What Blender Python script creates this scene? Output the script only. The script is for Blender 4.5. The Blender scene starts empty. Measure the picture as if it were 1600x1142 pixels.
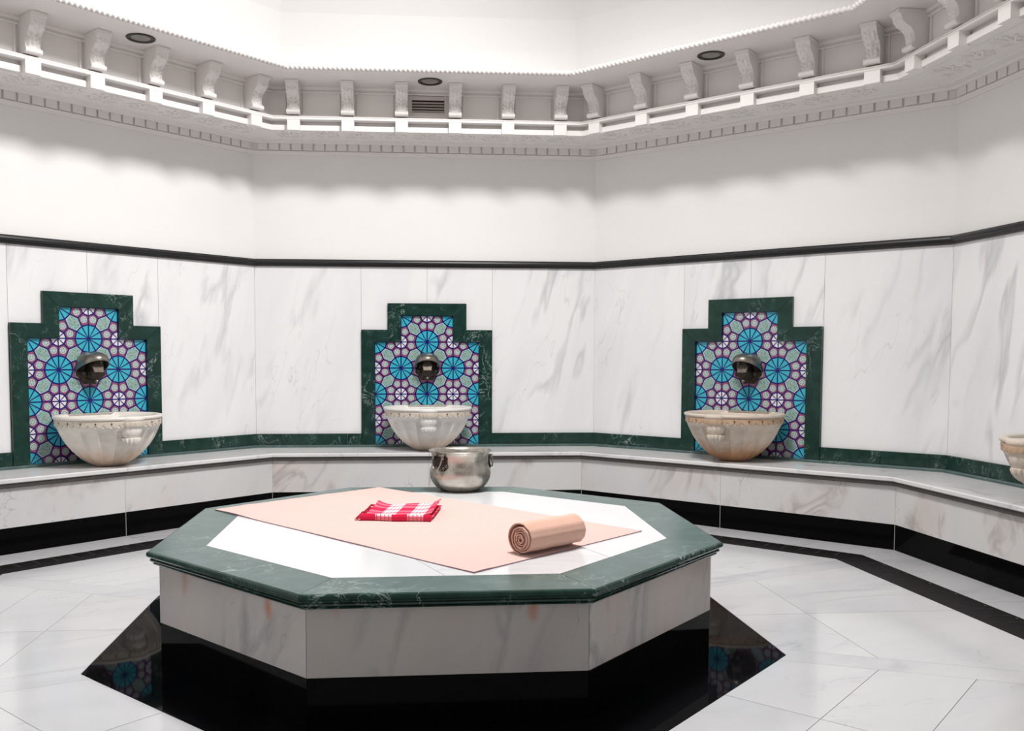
import bpy, math, random
from mathutils import Vector, Matrix, noise as mnoise
random.seed(7)
PI = math.pi
scn = bpy.context.scene
COL = scn.collection

# ------------------------------------------------------------------ camera
cd = bpy.data.cameras.new('camera'); co = bpy.data.objects.new('camera', cd); COL.objects.link(co)
_R = Vector((0.99623, -0.08672, 0.00211)); _U = Vector((0.00292, 0.05779, 0.99832)); _F = Vector((0.0867, 0.99455, -0.05783))
co.matrix_world = Matrix(((_R.x, _U.x, -_F.x, -0.22142), (_R.y, _U.y, -_F.y, -3.76805), (_R.z, _U.z, -_F.z, 1.07773), (0, 0, 0, 1)))
cd.sensor_width = 36; cd.lens = 36 * 1434.085 / 1600
cd.shift_x = 55.245 / 1600; cd.shift_y = 68.509 / 1600
cd.clip_start = .05
scn.camera = co

# ------------------------------------------------------------------ world and light
w = bpy.data.worlds.new('world'); scn.world = w; w.use_nodes = True
w.node_tree.nodes['Background'].inputs[0].default_value = (1.0, .97, .95, 1)
w.node_tree.nodes['Background'].inputs[1].default_value = .07
def area(name, loc, rot, power, size, col=(1, 1, 1), shape='DISK', sy=None, spread=PI):
    l = bpy.data.lights.new(name, 'AREA'); l.energy = power; l.size = size; l.shape = shape; l.color = col
    if sy: l.size_y = sy
    l.spread = spread
    o = bpy.data.objects.new(name, l); COL.objects.link(o); o.location = loc; o.rotation_euler = rot
    return o
area('dome_lamp', (.40, -.10, 4.12), (.08, .29, 0), 158, .95, (1, .985, .97), spread=2.75)
scn.view_settings.view_transform = 'Standard'
scn.view_settings.look = 'None'
scn.view_settings.gamma = 1
scn.view_settings.use_curve_mapping = False
scn.view_settings.exposure = 0.0

# ------------------------------------------------------------------ materials
def newmat(name):
    m = bpy.data.materials.new(name); m.use_nodes = True
    nt = m.node_tree; return m, nt, nt.nodes['Principled BSDF']
def N(nt, t, **kw):
    n = nt.nodes.new(t)
    for k, v in kw.items(): setattr(n, k, v)
    return n
def ramp(nt, stops, src=None):
    r = N(nt, 'ShaderNodeValToRGB'); e = r.color_ramp.elements
    while len(e) < len(stops): e.new(.5)
    for el, (p, c) in zip(e, stops):
        el.position = p; el.color = (c, c, c, 1) if not hasattr(c, '__len__') else (*c, 1)
    if src: nt.links.new(src, r.inputs[0])
    return r
def mix(nt, fac, a, b, mode='MIX'):
    m = N(nt, 'ShaderNodeMix', data_type='RGBA', blend_type=mode)
    for sock, v in ((m.inputs[0], fac), (m.inputs[6], a), (m.inputs[7], b)):
        if hasattr(v, 'is_linked') or isinstance(v, bpy.types.NodeSocket): nt.links.new(v, sock)
        elif isinstance(v, (int, float)): sock.default_value = v
        else: sock.default_value = (*v, 1)
    return m.outputs[2]
def seeded(nt, rot=(0, 0, 0), scale=(1, 1, 1)):
    tc = N(nt, 'ShaderNodeTexCoord'); at = N(nt, 'ShaderNodeAttribute', attribute_name='seed')
    vm = N(nt, 'ShaderNodeVectorMath', operation='SCALE'); vm.inputs[0].default_value = (13.7, 7.9, 21.3)
    nt.links.new(at.outputs['Fac'], vm.inputs['Scale'])
    ad = N(nt, 'ShaderNodeVectorMath', operation='ADD')
    nt.links.new(tc.outputs['Object'], ad.inputs[0]); nt.links.new(vm.outputs[0], ad.inputs[1])
    mp = N(nt, 'ShaderNodeMapping', vector_type='TEXTURE'); mp.inputs['Rotation'].default_value = rot; mp.inputs['Scale'].default_value = tuple(1 / q for q in scale)
    nt.links.new(ad.outputs[0], mp.inputs[0])
    return mp.outputs[0]
def noise(nt, vec, scale, detail=4, rough=.5, dist=0.0):
    n = N(nt, 'ShaderNodeTexNoise'); n.inputs['Scale'].default_value = scale; n.inputs['Detail'].default_value = detail
    n.inputs['Roughness'].default_value = rough; n.inputs['Distortion'].default_value = dist
    if vec: nt.links.new(vec, n.inputs['Vector'])
    return n.outputs[0]
def ridge(nt, src, width):
    s = N(nt, 'ShaderNodeMath', operation='SUBTRACT'); nt.links.new(src, s.inputs[0]); s.inputs[1].default_value = .5
    a = N(nt, 'ShaderNodeMath', operation='ABSOLUTE'); nt.links.new(s.outputs[0], a.inputs[0])
    return ramp(nt, [(0, 1.0), (width, 0.0)], a.outputs[0]).outputs[0]
def mul(nt, a, b):
    m = N(nt, 'ShaderNodeMath', operation='MULTIPLY')
    for s, v in ((m.inputs[0], a), (m.inputs[1], b)):
        if isinstance(v, (int, float)): s.default_value = v
        else: nt.links.new(v, s)
    return m.outputs[0]

def marble(name, base, vein, rot=(0, 0, 0), scale=(1, 1, 1), vs=2.2, amt=.55, cloud=.35, cloudcol=None, rough=.22, stains=None, warm=0, det=6, dist=.8):
    m, nt, p = newmat(name)
    v = seeded(nt, rot, scale)
    cl = ramp(nt, [(.45, 0.0), (.72, 1.0)], noise(nt, v, vs * .55, 5, .6, .4)).outputs[0]
    c = mix(nt, mul(nt, cl, cloud), base, cloudcol or vein)
    r1 = ridge(nt, noise(nt, v, vs, det, .5, dist), .055)
    msk = ramp(nt, [(.50, 0.0), (.66, 1.0)], noise(nt, v, vs * .8, 2, .5)).outputs[0]
    c = mix(nt, mul(nt, mul(nt, r1, msk), amt), c, vein)
    r2 = ridge(nt, noise(nt, v, vs * 2.3, max(2, det - 1), .5, dist * .7), .012)
    msk2 = ramp(nt, [(.54, 0.0), (.66, 1.0)], noise(nt, v, vs * .9 + .4, 2, .5)).outputs[0]
    c = mix(nt, mul(nt, mul(nt, r2, msk2), amt * .55), c, tuple(q * .75 for q in vein))
    if warm:
        wm = ramp(nt, [(.50, 0.0), (.75, 1.0)], noise(nt, v, vs * .7 + .3, 3, .5)).outputs[0]
        c = mix(nt, mul(nt, wm, warm), c, (.62, .44, .34))
    if stains:
        geo = N(nt, 'ShaderNodeNewGeometry')
        for (sx, sy, sz, rad, st) in stains:
            d = N(nt, 'ShaderNodeVectorMath', operation='SUBTRACT'); nt.links.new(geo.outputs['Position'], d.inputs[0]); d.inputs[1].default_value = (sx, sy, sz)
            s2 = N(nt, 'ShaderNodeVectorMath', operation='MULTIPLY'); nt.links.new(d.outputs[0], s2.inputs[0]); s2.inputs[1].default_value = (1.7, 1.7, .75)
            nz = N(nt, 'ShaderNodeTexNoise'); nz.inputs['Scale'].default_value = 26
            nt.links.new(geo.outputs['Position'], nz.inputs['Vector'])
            l = N(nt, 'ShaderNodeVectorMath', operation='LENGTH'); nt.links.new(s2.outputs[0], l.inputs[0])
            a = N(nt, 'ShaderNodeMath', operation='MULTIPLY_ADD'); nt.links.new(nz.outputs[0], a.inputs[0]); a.inputs[1].default_value = rad * .9
            nt.links.new(l.outputs['Value'], a.inputs[2])
            r = ramp(nt, [(rad * .55, st), (rad * 1.5, 0.0)], a.outputs[0])
            c = mix(nt, r.outputs[0], c, (.42, .17, .08))
    nt.links.new(c, p.inputs['Base Color'])
    p.inputs['Roughness'].default_value = rough
    return m
M = {}
WHITE = (.87, .87, .875)
M['wall_marble'] = marble('wall_marble', WHITE, (.33, .34, .37), rot=(0, .27, 0), scale=(2.0, 1, .5), vs=2.1, amt=.48, cloud=.28, cloudcol=(.58, .59, .62), rough=.2, det=3, dist=.35)
M['bench_marble'] = marble('bench_marble', (.76, .75, .75), (.33, .33, .36), rot=(.2, .3, .5), scale=(1.1, 1.1, .8), vs=2.6, amt=.5, cloud=.3, cloudcol=(.5, .5, .53), rough=.2)
M['bench_face'] = marble('bench_face', (.70, .69, .685), (.36, .35, .37), rot=(.2, .5, .3), scale=(1.4, 1.4, .6), vs=3.0, amt=.8, cloud=.35, cloudcol=(.55, .54, .56), rough=.2, warm=.35)
M['floor_marble'] = marble('floor_marble', (.60, .60, .615), (.42, .43, .46), rot=(0, 0, .35), scale=(.6, 2.0, 1), vs=1.7, amt=.7, cloud=.5, cloudcol=(.44, .45, .48), rough=.13)
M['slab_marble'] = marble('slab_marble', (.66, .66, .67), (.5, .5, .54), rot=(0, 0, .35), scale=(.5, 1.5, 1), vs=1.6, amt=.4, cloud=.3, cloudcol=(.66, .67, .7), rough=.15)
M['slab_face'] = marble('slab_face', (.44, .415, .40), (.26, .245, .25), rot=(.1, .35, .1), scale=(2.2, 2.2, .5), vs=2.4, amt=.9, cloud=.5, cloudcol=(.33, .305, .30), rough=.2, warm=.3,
    stains=[(-.608, -1.018, .335, .045, 1.0), (-.929, -.672, .335, .045, .5), (.173, -1.152, .345, .038, .75), (.413, -1.076, .33, .035, .3), (-.396, -1.153, .352, .03, .25)])  # greyer stone with rust stains; base also darkened to stand in for shade

def green(name, base, light, rough=.2, sheen=.5):
    m, nt, p = newmat(name)
    v = seeded(nt)
    n1 = ramp(nt, [(.35, 0.0), (.7, 1.0)], noise(nt, v, 14, 8, .65, .5)).outputs[0]
    c = mix(nt, mul(nt, n1, .75), base, light)
    r1 = ridge(nt, noise(nt, v, 5.5, 6, .6, 1.4), .011)
    ms = ramp(nt, [(.50, 0.0), (.62, 1.0)], noise(nt, v, 3.1, 2, .5)).outputs[0]
    c = mix(nt, mul(nt, mul(nt, r1, ms), .6), c, (.40, .50, .47))
    r2 = ridge(nt, noise(nt, v, 19, 4, .6, 1.0), .02)
    ms2 = ramp(nt, [(.56, 0.0), (.66, 1.0)], noise(nt, v, 7, 2, .5)).outputs[0]
    c = mix(nt, mul(nt, mul(nt, r2, ms2), .4), c, (.30, .40, .36))
    nt.links.new(c, p.inputs['Base Color']); p.inputs['Roughness'].default_value = rough
    p.inputs['Specular IOR Level'].default_value = sheen
    return m
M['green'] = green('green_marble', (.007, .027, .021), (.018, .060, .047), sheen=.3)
M['green_top'] = green('green_marble_baked_sheen', (.045, .085, .08), (.085, .15, .14), rough=.3, sheen=.7)  # same green stone, lightened to put its glossy reflection into the colour

def plain(name, col, rough=.5, metal=0, var=0, vscale=20, bump=0, bscale=60, spec=.5):
    m, nt, p = newmat(name)
    p.inputs['Roughness'].default_value = rough; p.inputs['Metallic'].default_value = metal
    p.inputs['Specular IOR Level'].default_value = spec
    tc = N(nt, 'ShaderNodeTexCoord')
    n = noise(nt, tc.outputs['Object'], vscale, 5, .6, .2)
    f = ramp(nt, [(.3, 0.0), (.75, 1.0)], n).outputs[0]
    nt.links.new(mix(nt, mul(nt, f, 1.0), col, tuple(c * (1 - var) for c in col)), p.inputs['Base Color'])
    if bump:
        b = N(nt, 'ShaderNodeBump'); b.inputs['Strength'].default_value = bump; b.inputs['Distance'].default_value = .004
        nt.links.new(noise(nt, tc.outputs['Object'], bscale, 4, .6), b.inputs['Height']); nt.links.new(b.outputs[0], p.inputs['Normal'])
    return m
M['plaster'] = plain('plaster', (.87, .86, .845), .6, var=.03, vscale=2)
M['dome_plaster'] = plain('dome_plaster', (.70, .69, .68), .7, var=.02, vscale=2)
M['cornice'] = plain('cornice_plaster', (.84, .81, .79), .45, var=.03, vscale=6)
M['grout'] = plain('grout', (.45, .40, .35), .8, var=.1)
M['pale_grout'] = plain('pale_grout', (.42, .46, .42), .8, var=.1)
M['black'] = plain('black_granite', (.004, .004, .004), .06, var=.4, vscale=200, spec=.0354)
M['black_floor'] = plain('black_granite_floor', (.005, .005, .006), .035, var=.4, vscale=200, spec=.035)
M['black_dull'] = plain('black_granite_cover', (.008, .007, .007), .35, var=.4, vscale=120, spec=.05)
M['rail'] = plain('black_rail', (.012, .012, .013), .28, var=.3, vscale=60)
M['slot'] = plain('slot_dark', (.002, .002, .002), .9)
M['screw'] = plain('screw_steel', (.5, .45, .4), .3, 1)
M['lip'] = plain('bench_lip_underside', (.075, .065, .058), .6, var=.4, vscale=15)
M['metal_dark'] = plain('aged_bronze', (.070, .055, .045), .5, .8, var=.5, vscale=30, bump=.5, bscale=70)
M['brow'] = plain('worn_bronze', (.20, .165, .135), .55, .9, var=.4, vscale=40)
M['pewter'] = plain('pewter', (.36, .33, .29), .36, 1, var=.35, vscale=30, bump=.3, bscale=50)
M['lamp_trim'] = plain('lamp_trim_black', (.010, .009, .007), .35)
M['lamp_lens'] = plain('lamp_lens_grey', (.30, .29, .27), .3, var=.3, vscale=15)
M['vent_frame'] = plain('vent_frame_paint', (.62, .57, .54), .5)
M['vent_slat'] = plain('vent_slat_grey', (.52, .46, .43), .4)
M['vent_dark'] = plain('vent_dark', (.004, .004, .004), .9)
# tiles
M['t_cyan'] = plain('tile_turquoise', (.05, .50, .61), .16, var=.18, vscale=5)
M['t_white'] = plain('tile_white', (.80, .76, .78), .16)
M['t_navy'] = plain('tile_navy_line', (.010, .008, .16), .2)
M['t_pink'] = plain('tile_rose', (.36, .105, .19), .18, var=.35, vscale=60)
M['t_pale'] = plain('tile_pale_flower', (.50, .62, .60), .18, var=.2, vscale=90)
M['t_red'] = plain('tile_red_dot', (.55, .08, .09), .2)
M['t_slate'] = plain('tile_slate_petal', (.04, .08, .12), .2)
def hexmat():
    m, nt, p = newmat('tile_sage_speckle'); tc = N(nt, 'ShaderNodeTexCoord')
    n = noise(nt, tc.outputs['Object'], 160, 4, .7)
    r = ramp(nt, [(.38, (.06, .22, .22)), (.47, (.20, .42, .36)), (.56, (.42, .56, .50)), (.66, (.22, .20, .26))], n)
    nt.links.new(r.outputs[0], p.inputs['Base Color']); p.inputs['Roughness'].default_value = .18
    return m
M['t_sage'] = hexmat()
def basinmat(name, base, stain, lo, hi, lamt=.5, bandamt=.12):
    m, nt, p = newmat(name); tc = N(nt, 'ShaderNodeTexCoord')
    o = tc.outputs['Object']; sp = N(nt, 'ShaderNodeSeparateXYZ'); nt.links.new(o, sp.inputs[0])
    mp = N(nt, 'ShaderNodeMapping'); mp.inputs['Scale'].default_value = (1, 1, 3.0); mp.inputs['Rotation'].default_value = (.1, .12, 0); nt.links.new(o, mp.inputs[0])
    cl = ramp(nt, [(.42, 0.0), (.75, 1.0)], noise(nt, mp.outputs[0], 4, 6, .6, .5)).outputs[0]
    c = mix(nt, mul(nt, cl, .4), base, (.60, .57, .54))
    r1 = ridge(nt, noise(nt, mp.outputs[0], 3.0, 5, .5, .6), .02)
    c = mix(nt, mul(nt, r1, bandamt), c, (.35, .30, .27))
    # mineral stain creeping up from the foot
    nz = noise(nt, o, 9, 4, .6)
    add = N(nt, 'ShaderNodeMath', operation='MULTIPLY_ADD'); nt.links.new(nz, add.inputs[0]); add.inputs[1].default_value = -.10; nt.links.new(sp.outputs[2], add.inputs[2])
    low = ramp(nt, [(lo, lamt), (hi, 0.0)], add.outputs[0]).outputs[0]
    c = mix(nt, low, c, stain)
    nt.links.new(c, p.inputs['Base Color']); p.inputs['Roughness'].default_value = .38
    p.inputs['Subsurface Weight'].default_value = 0.0
    return m
M['basin_a'] = basinmat('basin_marble_cream', (.86, .81, .74), (.55, .33, .19), .0, .075, .6)
M['basin_b'] = basinmat('basin_marble_white', (.86, .835, .79), (.52, .32, .18), .0, .07, .5)
M['basin_c'] = basinmat('basin_marble_ochre', (.70, .60, .50), (.42, .19, .07), .0, .085, .85, .3)
M['frieze_a'] = plain('basin_frieze_cream', (.74, .65, .55), .5, var=.25, vscale=30)
M['frieze_c'] = plain('basin_frieze_ochre', (.62, .42, .28), .5, var=.3, vscale=30)
M['hole'] = plain('basin_hole_brown', (.10, .05, .03), .8)
def cloth(name, col, var=.06, sc=260, bump=.5):
    m = plain(name, col, .9, var=var, vscale=60, bump=bump, bscale=sc, spec=.1)
    m.node_tree.nodes['Principled BSDF'].inputs['Sheen Weight'].default_value = .15
    return m
M['peach'] = cloth('peach_cotton', (.68, .475, .435))
M['peach_roll'] = cloth('peach_cotton_roll', (.70, .43, .34), bump=.4)
M['hem'] = cloth('hem_thread', (.36, .22, .26))
def redmat():
    m, nt, p = newmat('red_plaid_cotton')
    uv = N(nt, 'ShaderNodeUVMap', uv_map='weave'); sp = N(nt, 'ShaderNodeSeparateXYZ'); nt.links.new(uv.outputs[0], sp.inputs[0])
    def band(src, centers, half, soft=.004):
        out = None
        for c0 in centers:
            s = N(nt, 'ShaderNodeMath', operation='SUBTRACT'); nt.links.new(src, s.inputs[0]); s.inputs[1].default_value = c0
            a = N(nt, 'ShaderNodeMath', operation='ABSOLUTE'); nt.links.new(s.outputs[0], a.inputs[0])
            l = N(nt, 'ShaderNodeMath', operation='LESS_THAN'); nt.links.new(a.outputs[0], l.inputs[0]); l.inputs[1].default_value = half
            if out is None: out = l.outputs[0]
            else:
                mx = N(nt, 'ShaderNodeMath', operation='MAXIMUM'); nt.links.new(out, mx.inputs[0]); nt.links.new(l.outputs[0], mx.inputs[1]); out = mx.outputs[0]
        return out
    U, V = sp.outputs[0], sp.outputs[1]
    def lines(src, period, duty):
        md = N(nt, 'ShaderNodeMath', operation='MODULO'); nt.links.new(src, md.inputs[0]); md.inputs[1].default_value = period
        g = N(nt, 'ShaderNodeMath', operation='GREATER_THAN'); nt.links.new(md.outputs[0], g.inputs[0]); g.inputs[1].default_value = duty
        return g.outputs[0]
    bu = mul(nt, band(U, (.095, .225), .033), lines(U, .0165, .0030))
    bv = band(V, (.03, .095, .20, .27, .37), .020)
    c = mix(nt, mul(nt, bv, .42), (.62, .012, .055), (.85, .30, .38))
    c = mix(nt, mul(nt, bu, .85), c, (.86, .74, .76))
    bv2 = band(V, (.062, .148, .236, .32), .012)
    c = mix(nt, mul(nt, bv2, .7), c, (.70, .03, .09))
    nt.links.new(c, p.inputs['Base Color']); p.inputs['Roughness'].default_value = .9; p.inputs['Specular IOR Level'].default_value = .1
    return m
M['plaid'] = redmat()
M['fringe'] = cloth('red_fringe', (.50, .03, .06))
def emit(name, col, s):
    m, nt, p = newmat(name)
    p.inputs['Emission Color'].default_value = (*col, 1); p.inputs['Emission Strength'].default_value = s; p.inputs['Base Color'].default_value = (.8, .8, .8, 1)
    return m
M['cove'] = emit('cove_tube', (1, .97, .93), .35)

# ------------------------------------------------------------------ mesh builder
class MB:
    def __init__(s): s.v = []; s.f = []; s.mi = []; s.seed = []; s.sm = []; s.mats = []; s.uv = []
    def mat(s, m):
        if m not in s.mats: s.mats.append(m)
        return s.mats.index(m)
    def add(s, vs, fs, m, seed=0.0, smooth=False, uvs=None):
        b = len(s.v); s.v += [tuple(v) for v in vs]; k = s.mat(m)
        for f in fs:
            s.f.append(tuple(b + i for i in f)); s.mi.append(k); s.seed.append(seed); s.sm.append(smooth)
            if uvs is not None: s.uv.append([uvs[i] for i in f])
    def box(s, x0, x1, y0, y1, z0, z1, m, seed=0.0):
        vs = [(x, y, z) for x in (x0, x1) for y in (y0, y1) for z in (z0, z1)]
        s.add(vs, [(0, 1, 3, 2), (4, 6, 7, 5), (0, 4, 5, 1), (2, 3, 7, 6), (0, 2, 6, 4), (1, 5, 7, 3)], m, seed)
    def prism(s, pts, z0, z1, m, seed=0.0, mside=None):          # pts: ccw xy
        n = len(pts); vs = [(p[0], p[1], z0) for p in pts] + [(p[0], p[1], z1) for p in pts]
        s.add(vs, [tuple(range(n, 2 * n))], m, seed)
        s.add(vs, [tuple(reversed(range(n)))], m, seed)
        s.add(vs, [(i, (i + 1) % n, n + (i + 1) % n, n + i) for i in range(n)], mside or m, seed)
    def lathe(s, prof, seg, m, c=(0, 0, 0), fn=None, smooth=True, mats=None, close=False):
        vs = []
        for (r, z) in prof:
            for k in range(seg):
                t = 2 * PI * k / seg; rr = r if fn is None else fn(r, z, t)
                vs.append((c[0] + rr * math.sin(t), c[1] - rr * math.cos(t), c[2] + z))
        fs = []
        for i in range(len(prof) - 1):
            for k in range(seg):
                a, b2 = i * seg + k, i * seg + (k + 1) % seg
                fs.append((a, b2, b2 + seg, a + seg))
        s.add(vs, fs, m, 0, smooth)
        return vs
    def tube(s, pts, r, m, seg=8, closed=False, rf=None, caps=True):
        P = [Vector(p) for p in pts]; n = len(P); vs = []
        up = Vector((0, 0, 1)); prev = None
        for i in range(n):
            t = (P[(i + 1) % n] - P[i - 1]) if closed else (P[min(i + 1, n - 1)] - P[max(i - 1, 0)])
            t.normalize()
            if prev is None:
                a = up.cross(t)
                if a.length < .1: a = Vector((1, 0, 0)).cross(t)
            else: a = prev - t * prev.dot(t)
            a.normalize(); prev = a; b = t.cross(a)
            for k in range(seg):
                th = 2 * PI * k / seg; rr = r if rf is None else rf(i, th)
                vs.append(P[i] + a * (rr * math.cos(th)) + b * (rr * math.sin(th)))
        fs = []
        for i in range(n if closed else n - 1):
            j = (i + 1) % n
            for k in range(seg): fs.append((i * seg + k, i * seg + (k + 1) % seg, j * seg + (k + 1) % seg, j * seg + k))
        if not closed and caps: fs += [tuple(range(seg))[::-1], tuple((n - 1) * seg + k for k in range(seg))]
        s.add(vs, fs, m, 0, True)
    def build(s, name, parent=None, matrix=None, bevel=0, recalc=True, solid=0):
        me = bpy.data.meshes.new(name); me.from_pydata(s.v, [], s.f)
        for m in s.mats: me.materials.append(m)
        me.polygons.foreach_set('material_index', s.mi); me.polygons.foreach_set('use_smooth', s.sm)
        a = me.attributes.new('seed', 'FLOAT', 'FACE'); a.data.foreach_set('value', s.seed)
        if s.uv:
            u = me.uv_layers.new(name='weave'); k = 0
            for poly in s.uv:
                for q in poly: u.data[k].uv = q; k += 1
        if recalc:
            import bmesh
            bm = bmesh.new(); bm.from_mesh(me); bmesh.ops.recalc_face_normals(bm, faces=bm.faces); bm.to_mesh(me); bm.free()
        me.update()
        if any(s.sm): me.set_sharp_from_angle(angle=math.radians(40))
        o = bpy.data.objects.new(name, me); COL.objects.link(o)
        if parent: o.parent = parent
        if matrix is not None: o.matrix_world = matrix
        if bevel:
            b = o.modifiers.new('bevel', 'BEVEL'); b.width = bevel; b.segments = 2; b.limit_method = 'ANGLE'
        return o
def tag(o, label=None, cat=None, group=None, kind=None):
    if label: o['label'] = label
    if cat: o['category'] = cat
    if group: o['group'] = group
    if kind: o['kind'] = kind
    return o
def empty(name, matrix, label, cat, group=None):
    o = bpy.data.objects.new(name, None); COL.objects.link(o); o.matrix_world = matrix; o.empty_display_size = .05
    return tag(o, label, cat, group)
def tree_copy(root):
    c = root.copy(); COL.objects.link(c)
    for ch in list(root.children):
        d = ch.copy(); COL.objects.link(d); d.parent = c
        for g in list(ch.children):
            e = g.copy(); COL.objects.link(e); e.parent = d
    return c

# ------------------------------------------------------------------ room plan
PC = {'X': (-1.24, -3.0), 'Y': (-3.05, -1.24), 'Z': (-3.014, 1.257), 'A': (-1.24, 2.994), 'B': (1.242, 2.962), 'C': (2.96, 1.27), 'D': (3.052, -1.241), 'E': (1.24, -3.0)}
RING = ['X', 'Y', 'Z', 'A', 'B', 'C', 'D', 'E']
def _line(a, b, off):
    p, q = Vector(PC[a]), Vector(PC[b]); d = (q - p).normalized(); n = Vector((d.y, -d.x)); return p + n * off, d
def offc(off):
    out = {}
    for i, k in enumerate(RING):
        p, d = _line(RING[i - 1], k, off); q, e = _line(k, RING[(i + 1) % 8], off)
        t = ((q.x - p.x) * e.y - (q.y - p.y) * e.x) / (d.x * e.y - d.y * e.x); out[k] = p + d * t
    return out
def wallmat(a, b):
    p, q = Vector(PC[a]), Vector(PC[b]); t = (q - p).normalized()
    return Matrix(((t.x, -t.y, 0, p.x), (t.y, t.x, 0, p.y), (0, 0, 1, 0), (0, 0, 0, 1))), (q - p).length
WALLS = {'left': ('Z', 'A'), 'back': ('A', 'B'), 'right': ('B', 'C'), 'far_right': ('C', 'D'), 'far_left': ('Y', 'Z')}
WM = {k: wallmat(*v) for k, v in WALLS.items()}
def sweep(mb, prof, m, keys=None, seedper=False, split=False):
    """closed profile of (offset, z) along the ring; keys = list of corners, or None for the full closed ring"""
    ring = keys or RING; closed = keys is None
    offs = {}
    for (o, z) in prof: offs.setdefault(round(o, 5), offc(o))
    n = len(prof); segs = len(ring) if closed else len(ring) - 1
    for i in range(segs):
        a, b = ring[i], ring[(i + 1) % len(ring)]
        vs = [(*offs[round(o, 5)][a], z) for (o, z) in prof] + [(*offs[round(o, 5)][b], z) for (o, z) in prof]
        fs = [(k, (k + 1) % n, n + (k + 1) % n, n + k) for k in range(n)]
        if split or (not closed and i == 0): fs.append(tuple(range(n))[::-1])
        if split or (not closed and i == segs - 1): fs.append(tuple(range(n, 2 * n)))
        mb.add(vs, fs, m, seed=(i * 1.37 if seedper else 0.0))

# walls -------------------------------------------------------------
Z_RAIL0, Z_RAIL1 = 1.721, 1.771
inner, outer = offc(0), offc(-.18)
def wall(side, a, b, top=2.66, bottom=0.0):
    mb = MB(); pts = [inner[a], outer[a], outer[b], inner[b]]
    mb.prism([tuple(p) for p in pts], bottom, top, M['plaster'])
    return tag(mb.build('wall_' + side), kind='structure')
wobj = {}
for side, (a, b) in WALLS.items(): wobj[side] = wall(side, a, b)
wobj['front_left'] = wall('front_left', 'X', 'Y'); wobj['front_right'] = wall('front_right', 'D', 'E')
wobj['front'] = wall('front', 'E', 'X', bottom=2.25)          # the entrance opening below
sd = 1
for side in ('far_left', 'left', 'back', 'right', 'far_right'):
    mw, L = WM[side]; mb = MB(); c = L / 2; g = .0012
    spans = [(0.002, c - .478), (c + .478, L - .002)]
    for (x0, x1) in spans:
        mb.box(x0 + g, x1 - g, -.006, .002, .44, Z_RAIL0 + .01, M['wall_marble'], sd * .731 % 5); sd += 1
    for (x0, x1) in ((c - .478, c), (c, c + .478)):
        mb.box(x0 + g, x1 - g, -.006, .002, 1.22, Z_RAIL0 + .01, M['wall_marble'], sd * .731 % 5); sd += 1
    mb.box(.004, L - .004, -.0035, .002, .44, Z_RAIL0, M['grout'])
    mb.build('marble_cladding', wobj[side]).matrix_world = mw

mb = MB(); sweep(mb, [(0, Z_RAIL0), (.022, Z_RAIL0), (.024, 1.735), (.036, 1.741), (.040, 1.750), (.038, 1.760), (.028, 1.764), (.024, Z_RAIL1), (0, Z_RAIL1)], M['rail'], ['X', 'Y', 'Z', 'A', 'B', 'C', 'D', 'E'])
tag(mb.build('trim_1'), kind='structure')
# green skirting
for side in ('far_left', 'left', 'back', 'right', 'far_right'):
    mw, L = WM[side]; mb = MB(); c = L / 2
    for (x0, x1) in ((.008, c - .479), (c + .479, L - .008)):
        xm = (x0 + x1) / 2
        mb.box(x0, xm - .0008, -.022, -.004, .425, .512, M['green'], sd * .37 % 5); sd += 1
        mb.box(xm + .0008, x1, -.022, -.004, .425, .512, M['green'], sd * .37 % 5); sd += 1
    o = mb.build('baseboard_' + side, matrix=mw, bevel=.0015); tag(o, kind='structure')
mb = MB(); sweep(mb, [(.002, .411), (.040, .411), (.040, .424), (.034, .431), (.002, .431)], M['green_top'], ['X', 'Y', 'Z', 'A', 'B', 'C', 'D', 'E'], True)
tag(mb.build('trim_2'), kind='structure')

# cornice --------------------------------------------------------------
SOF = 2.597; SOF2 = 2.864
mb = MB()
cm = M['cornice']
# lower moulding and dentil band on the wall
sweep(mb, [(0, 2.512), (.012, 2.512), (.016, 2.520), (.026, 2.524), (.030, 2.534), (.022, 2.538), (.022, SOF + .01), (0, SOF + .01)], cm)
sweep(mb, [(.015, 2.585), (.052, 2.585), (.060, SOF + .002), (.015, SOF + .002)], cm)
# fascia body: soffit, lip strip, recess, ledge, frieze backing
sweep(mb, [(-.02, SOF), (.476, SOF), (.476, 2.571), (.494, 2.571), (.494, 2.605), (.470, 2.607), (.470, 2.630), (.532, 2.630), (.537, 2.633), (.537, 2.639), (.528, 2.641), (.526, 2.648), (.530, 2.650), (.530, 2.655), (.520, 2.660), (.456, 2.664),
    (.456, SOF2 + .02), (-.02, SOF2 + .02)], cm)
# panel head moulding in the frieze
sweep(mb, [(.45, 2.822), (.468, 2.822), (.470, 2.832), (.464, 2.836), (.464, 2.842), (.478, 2.844), (.482, 2.856), (.482, SOF2 + .002), (.45, SOF2 + .002)], cm)
# upper soffit slab with edge
sweep(mb, [(.44, SOF2), (.832, SOF2), (.832, 2.890), (.80, 2.895), (.44, 2.895)], cm)
cornice = tag(mb.build('trim_3'), kind='structure')
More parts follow.
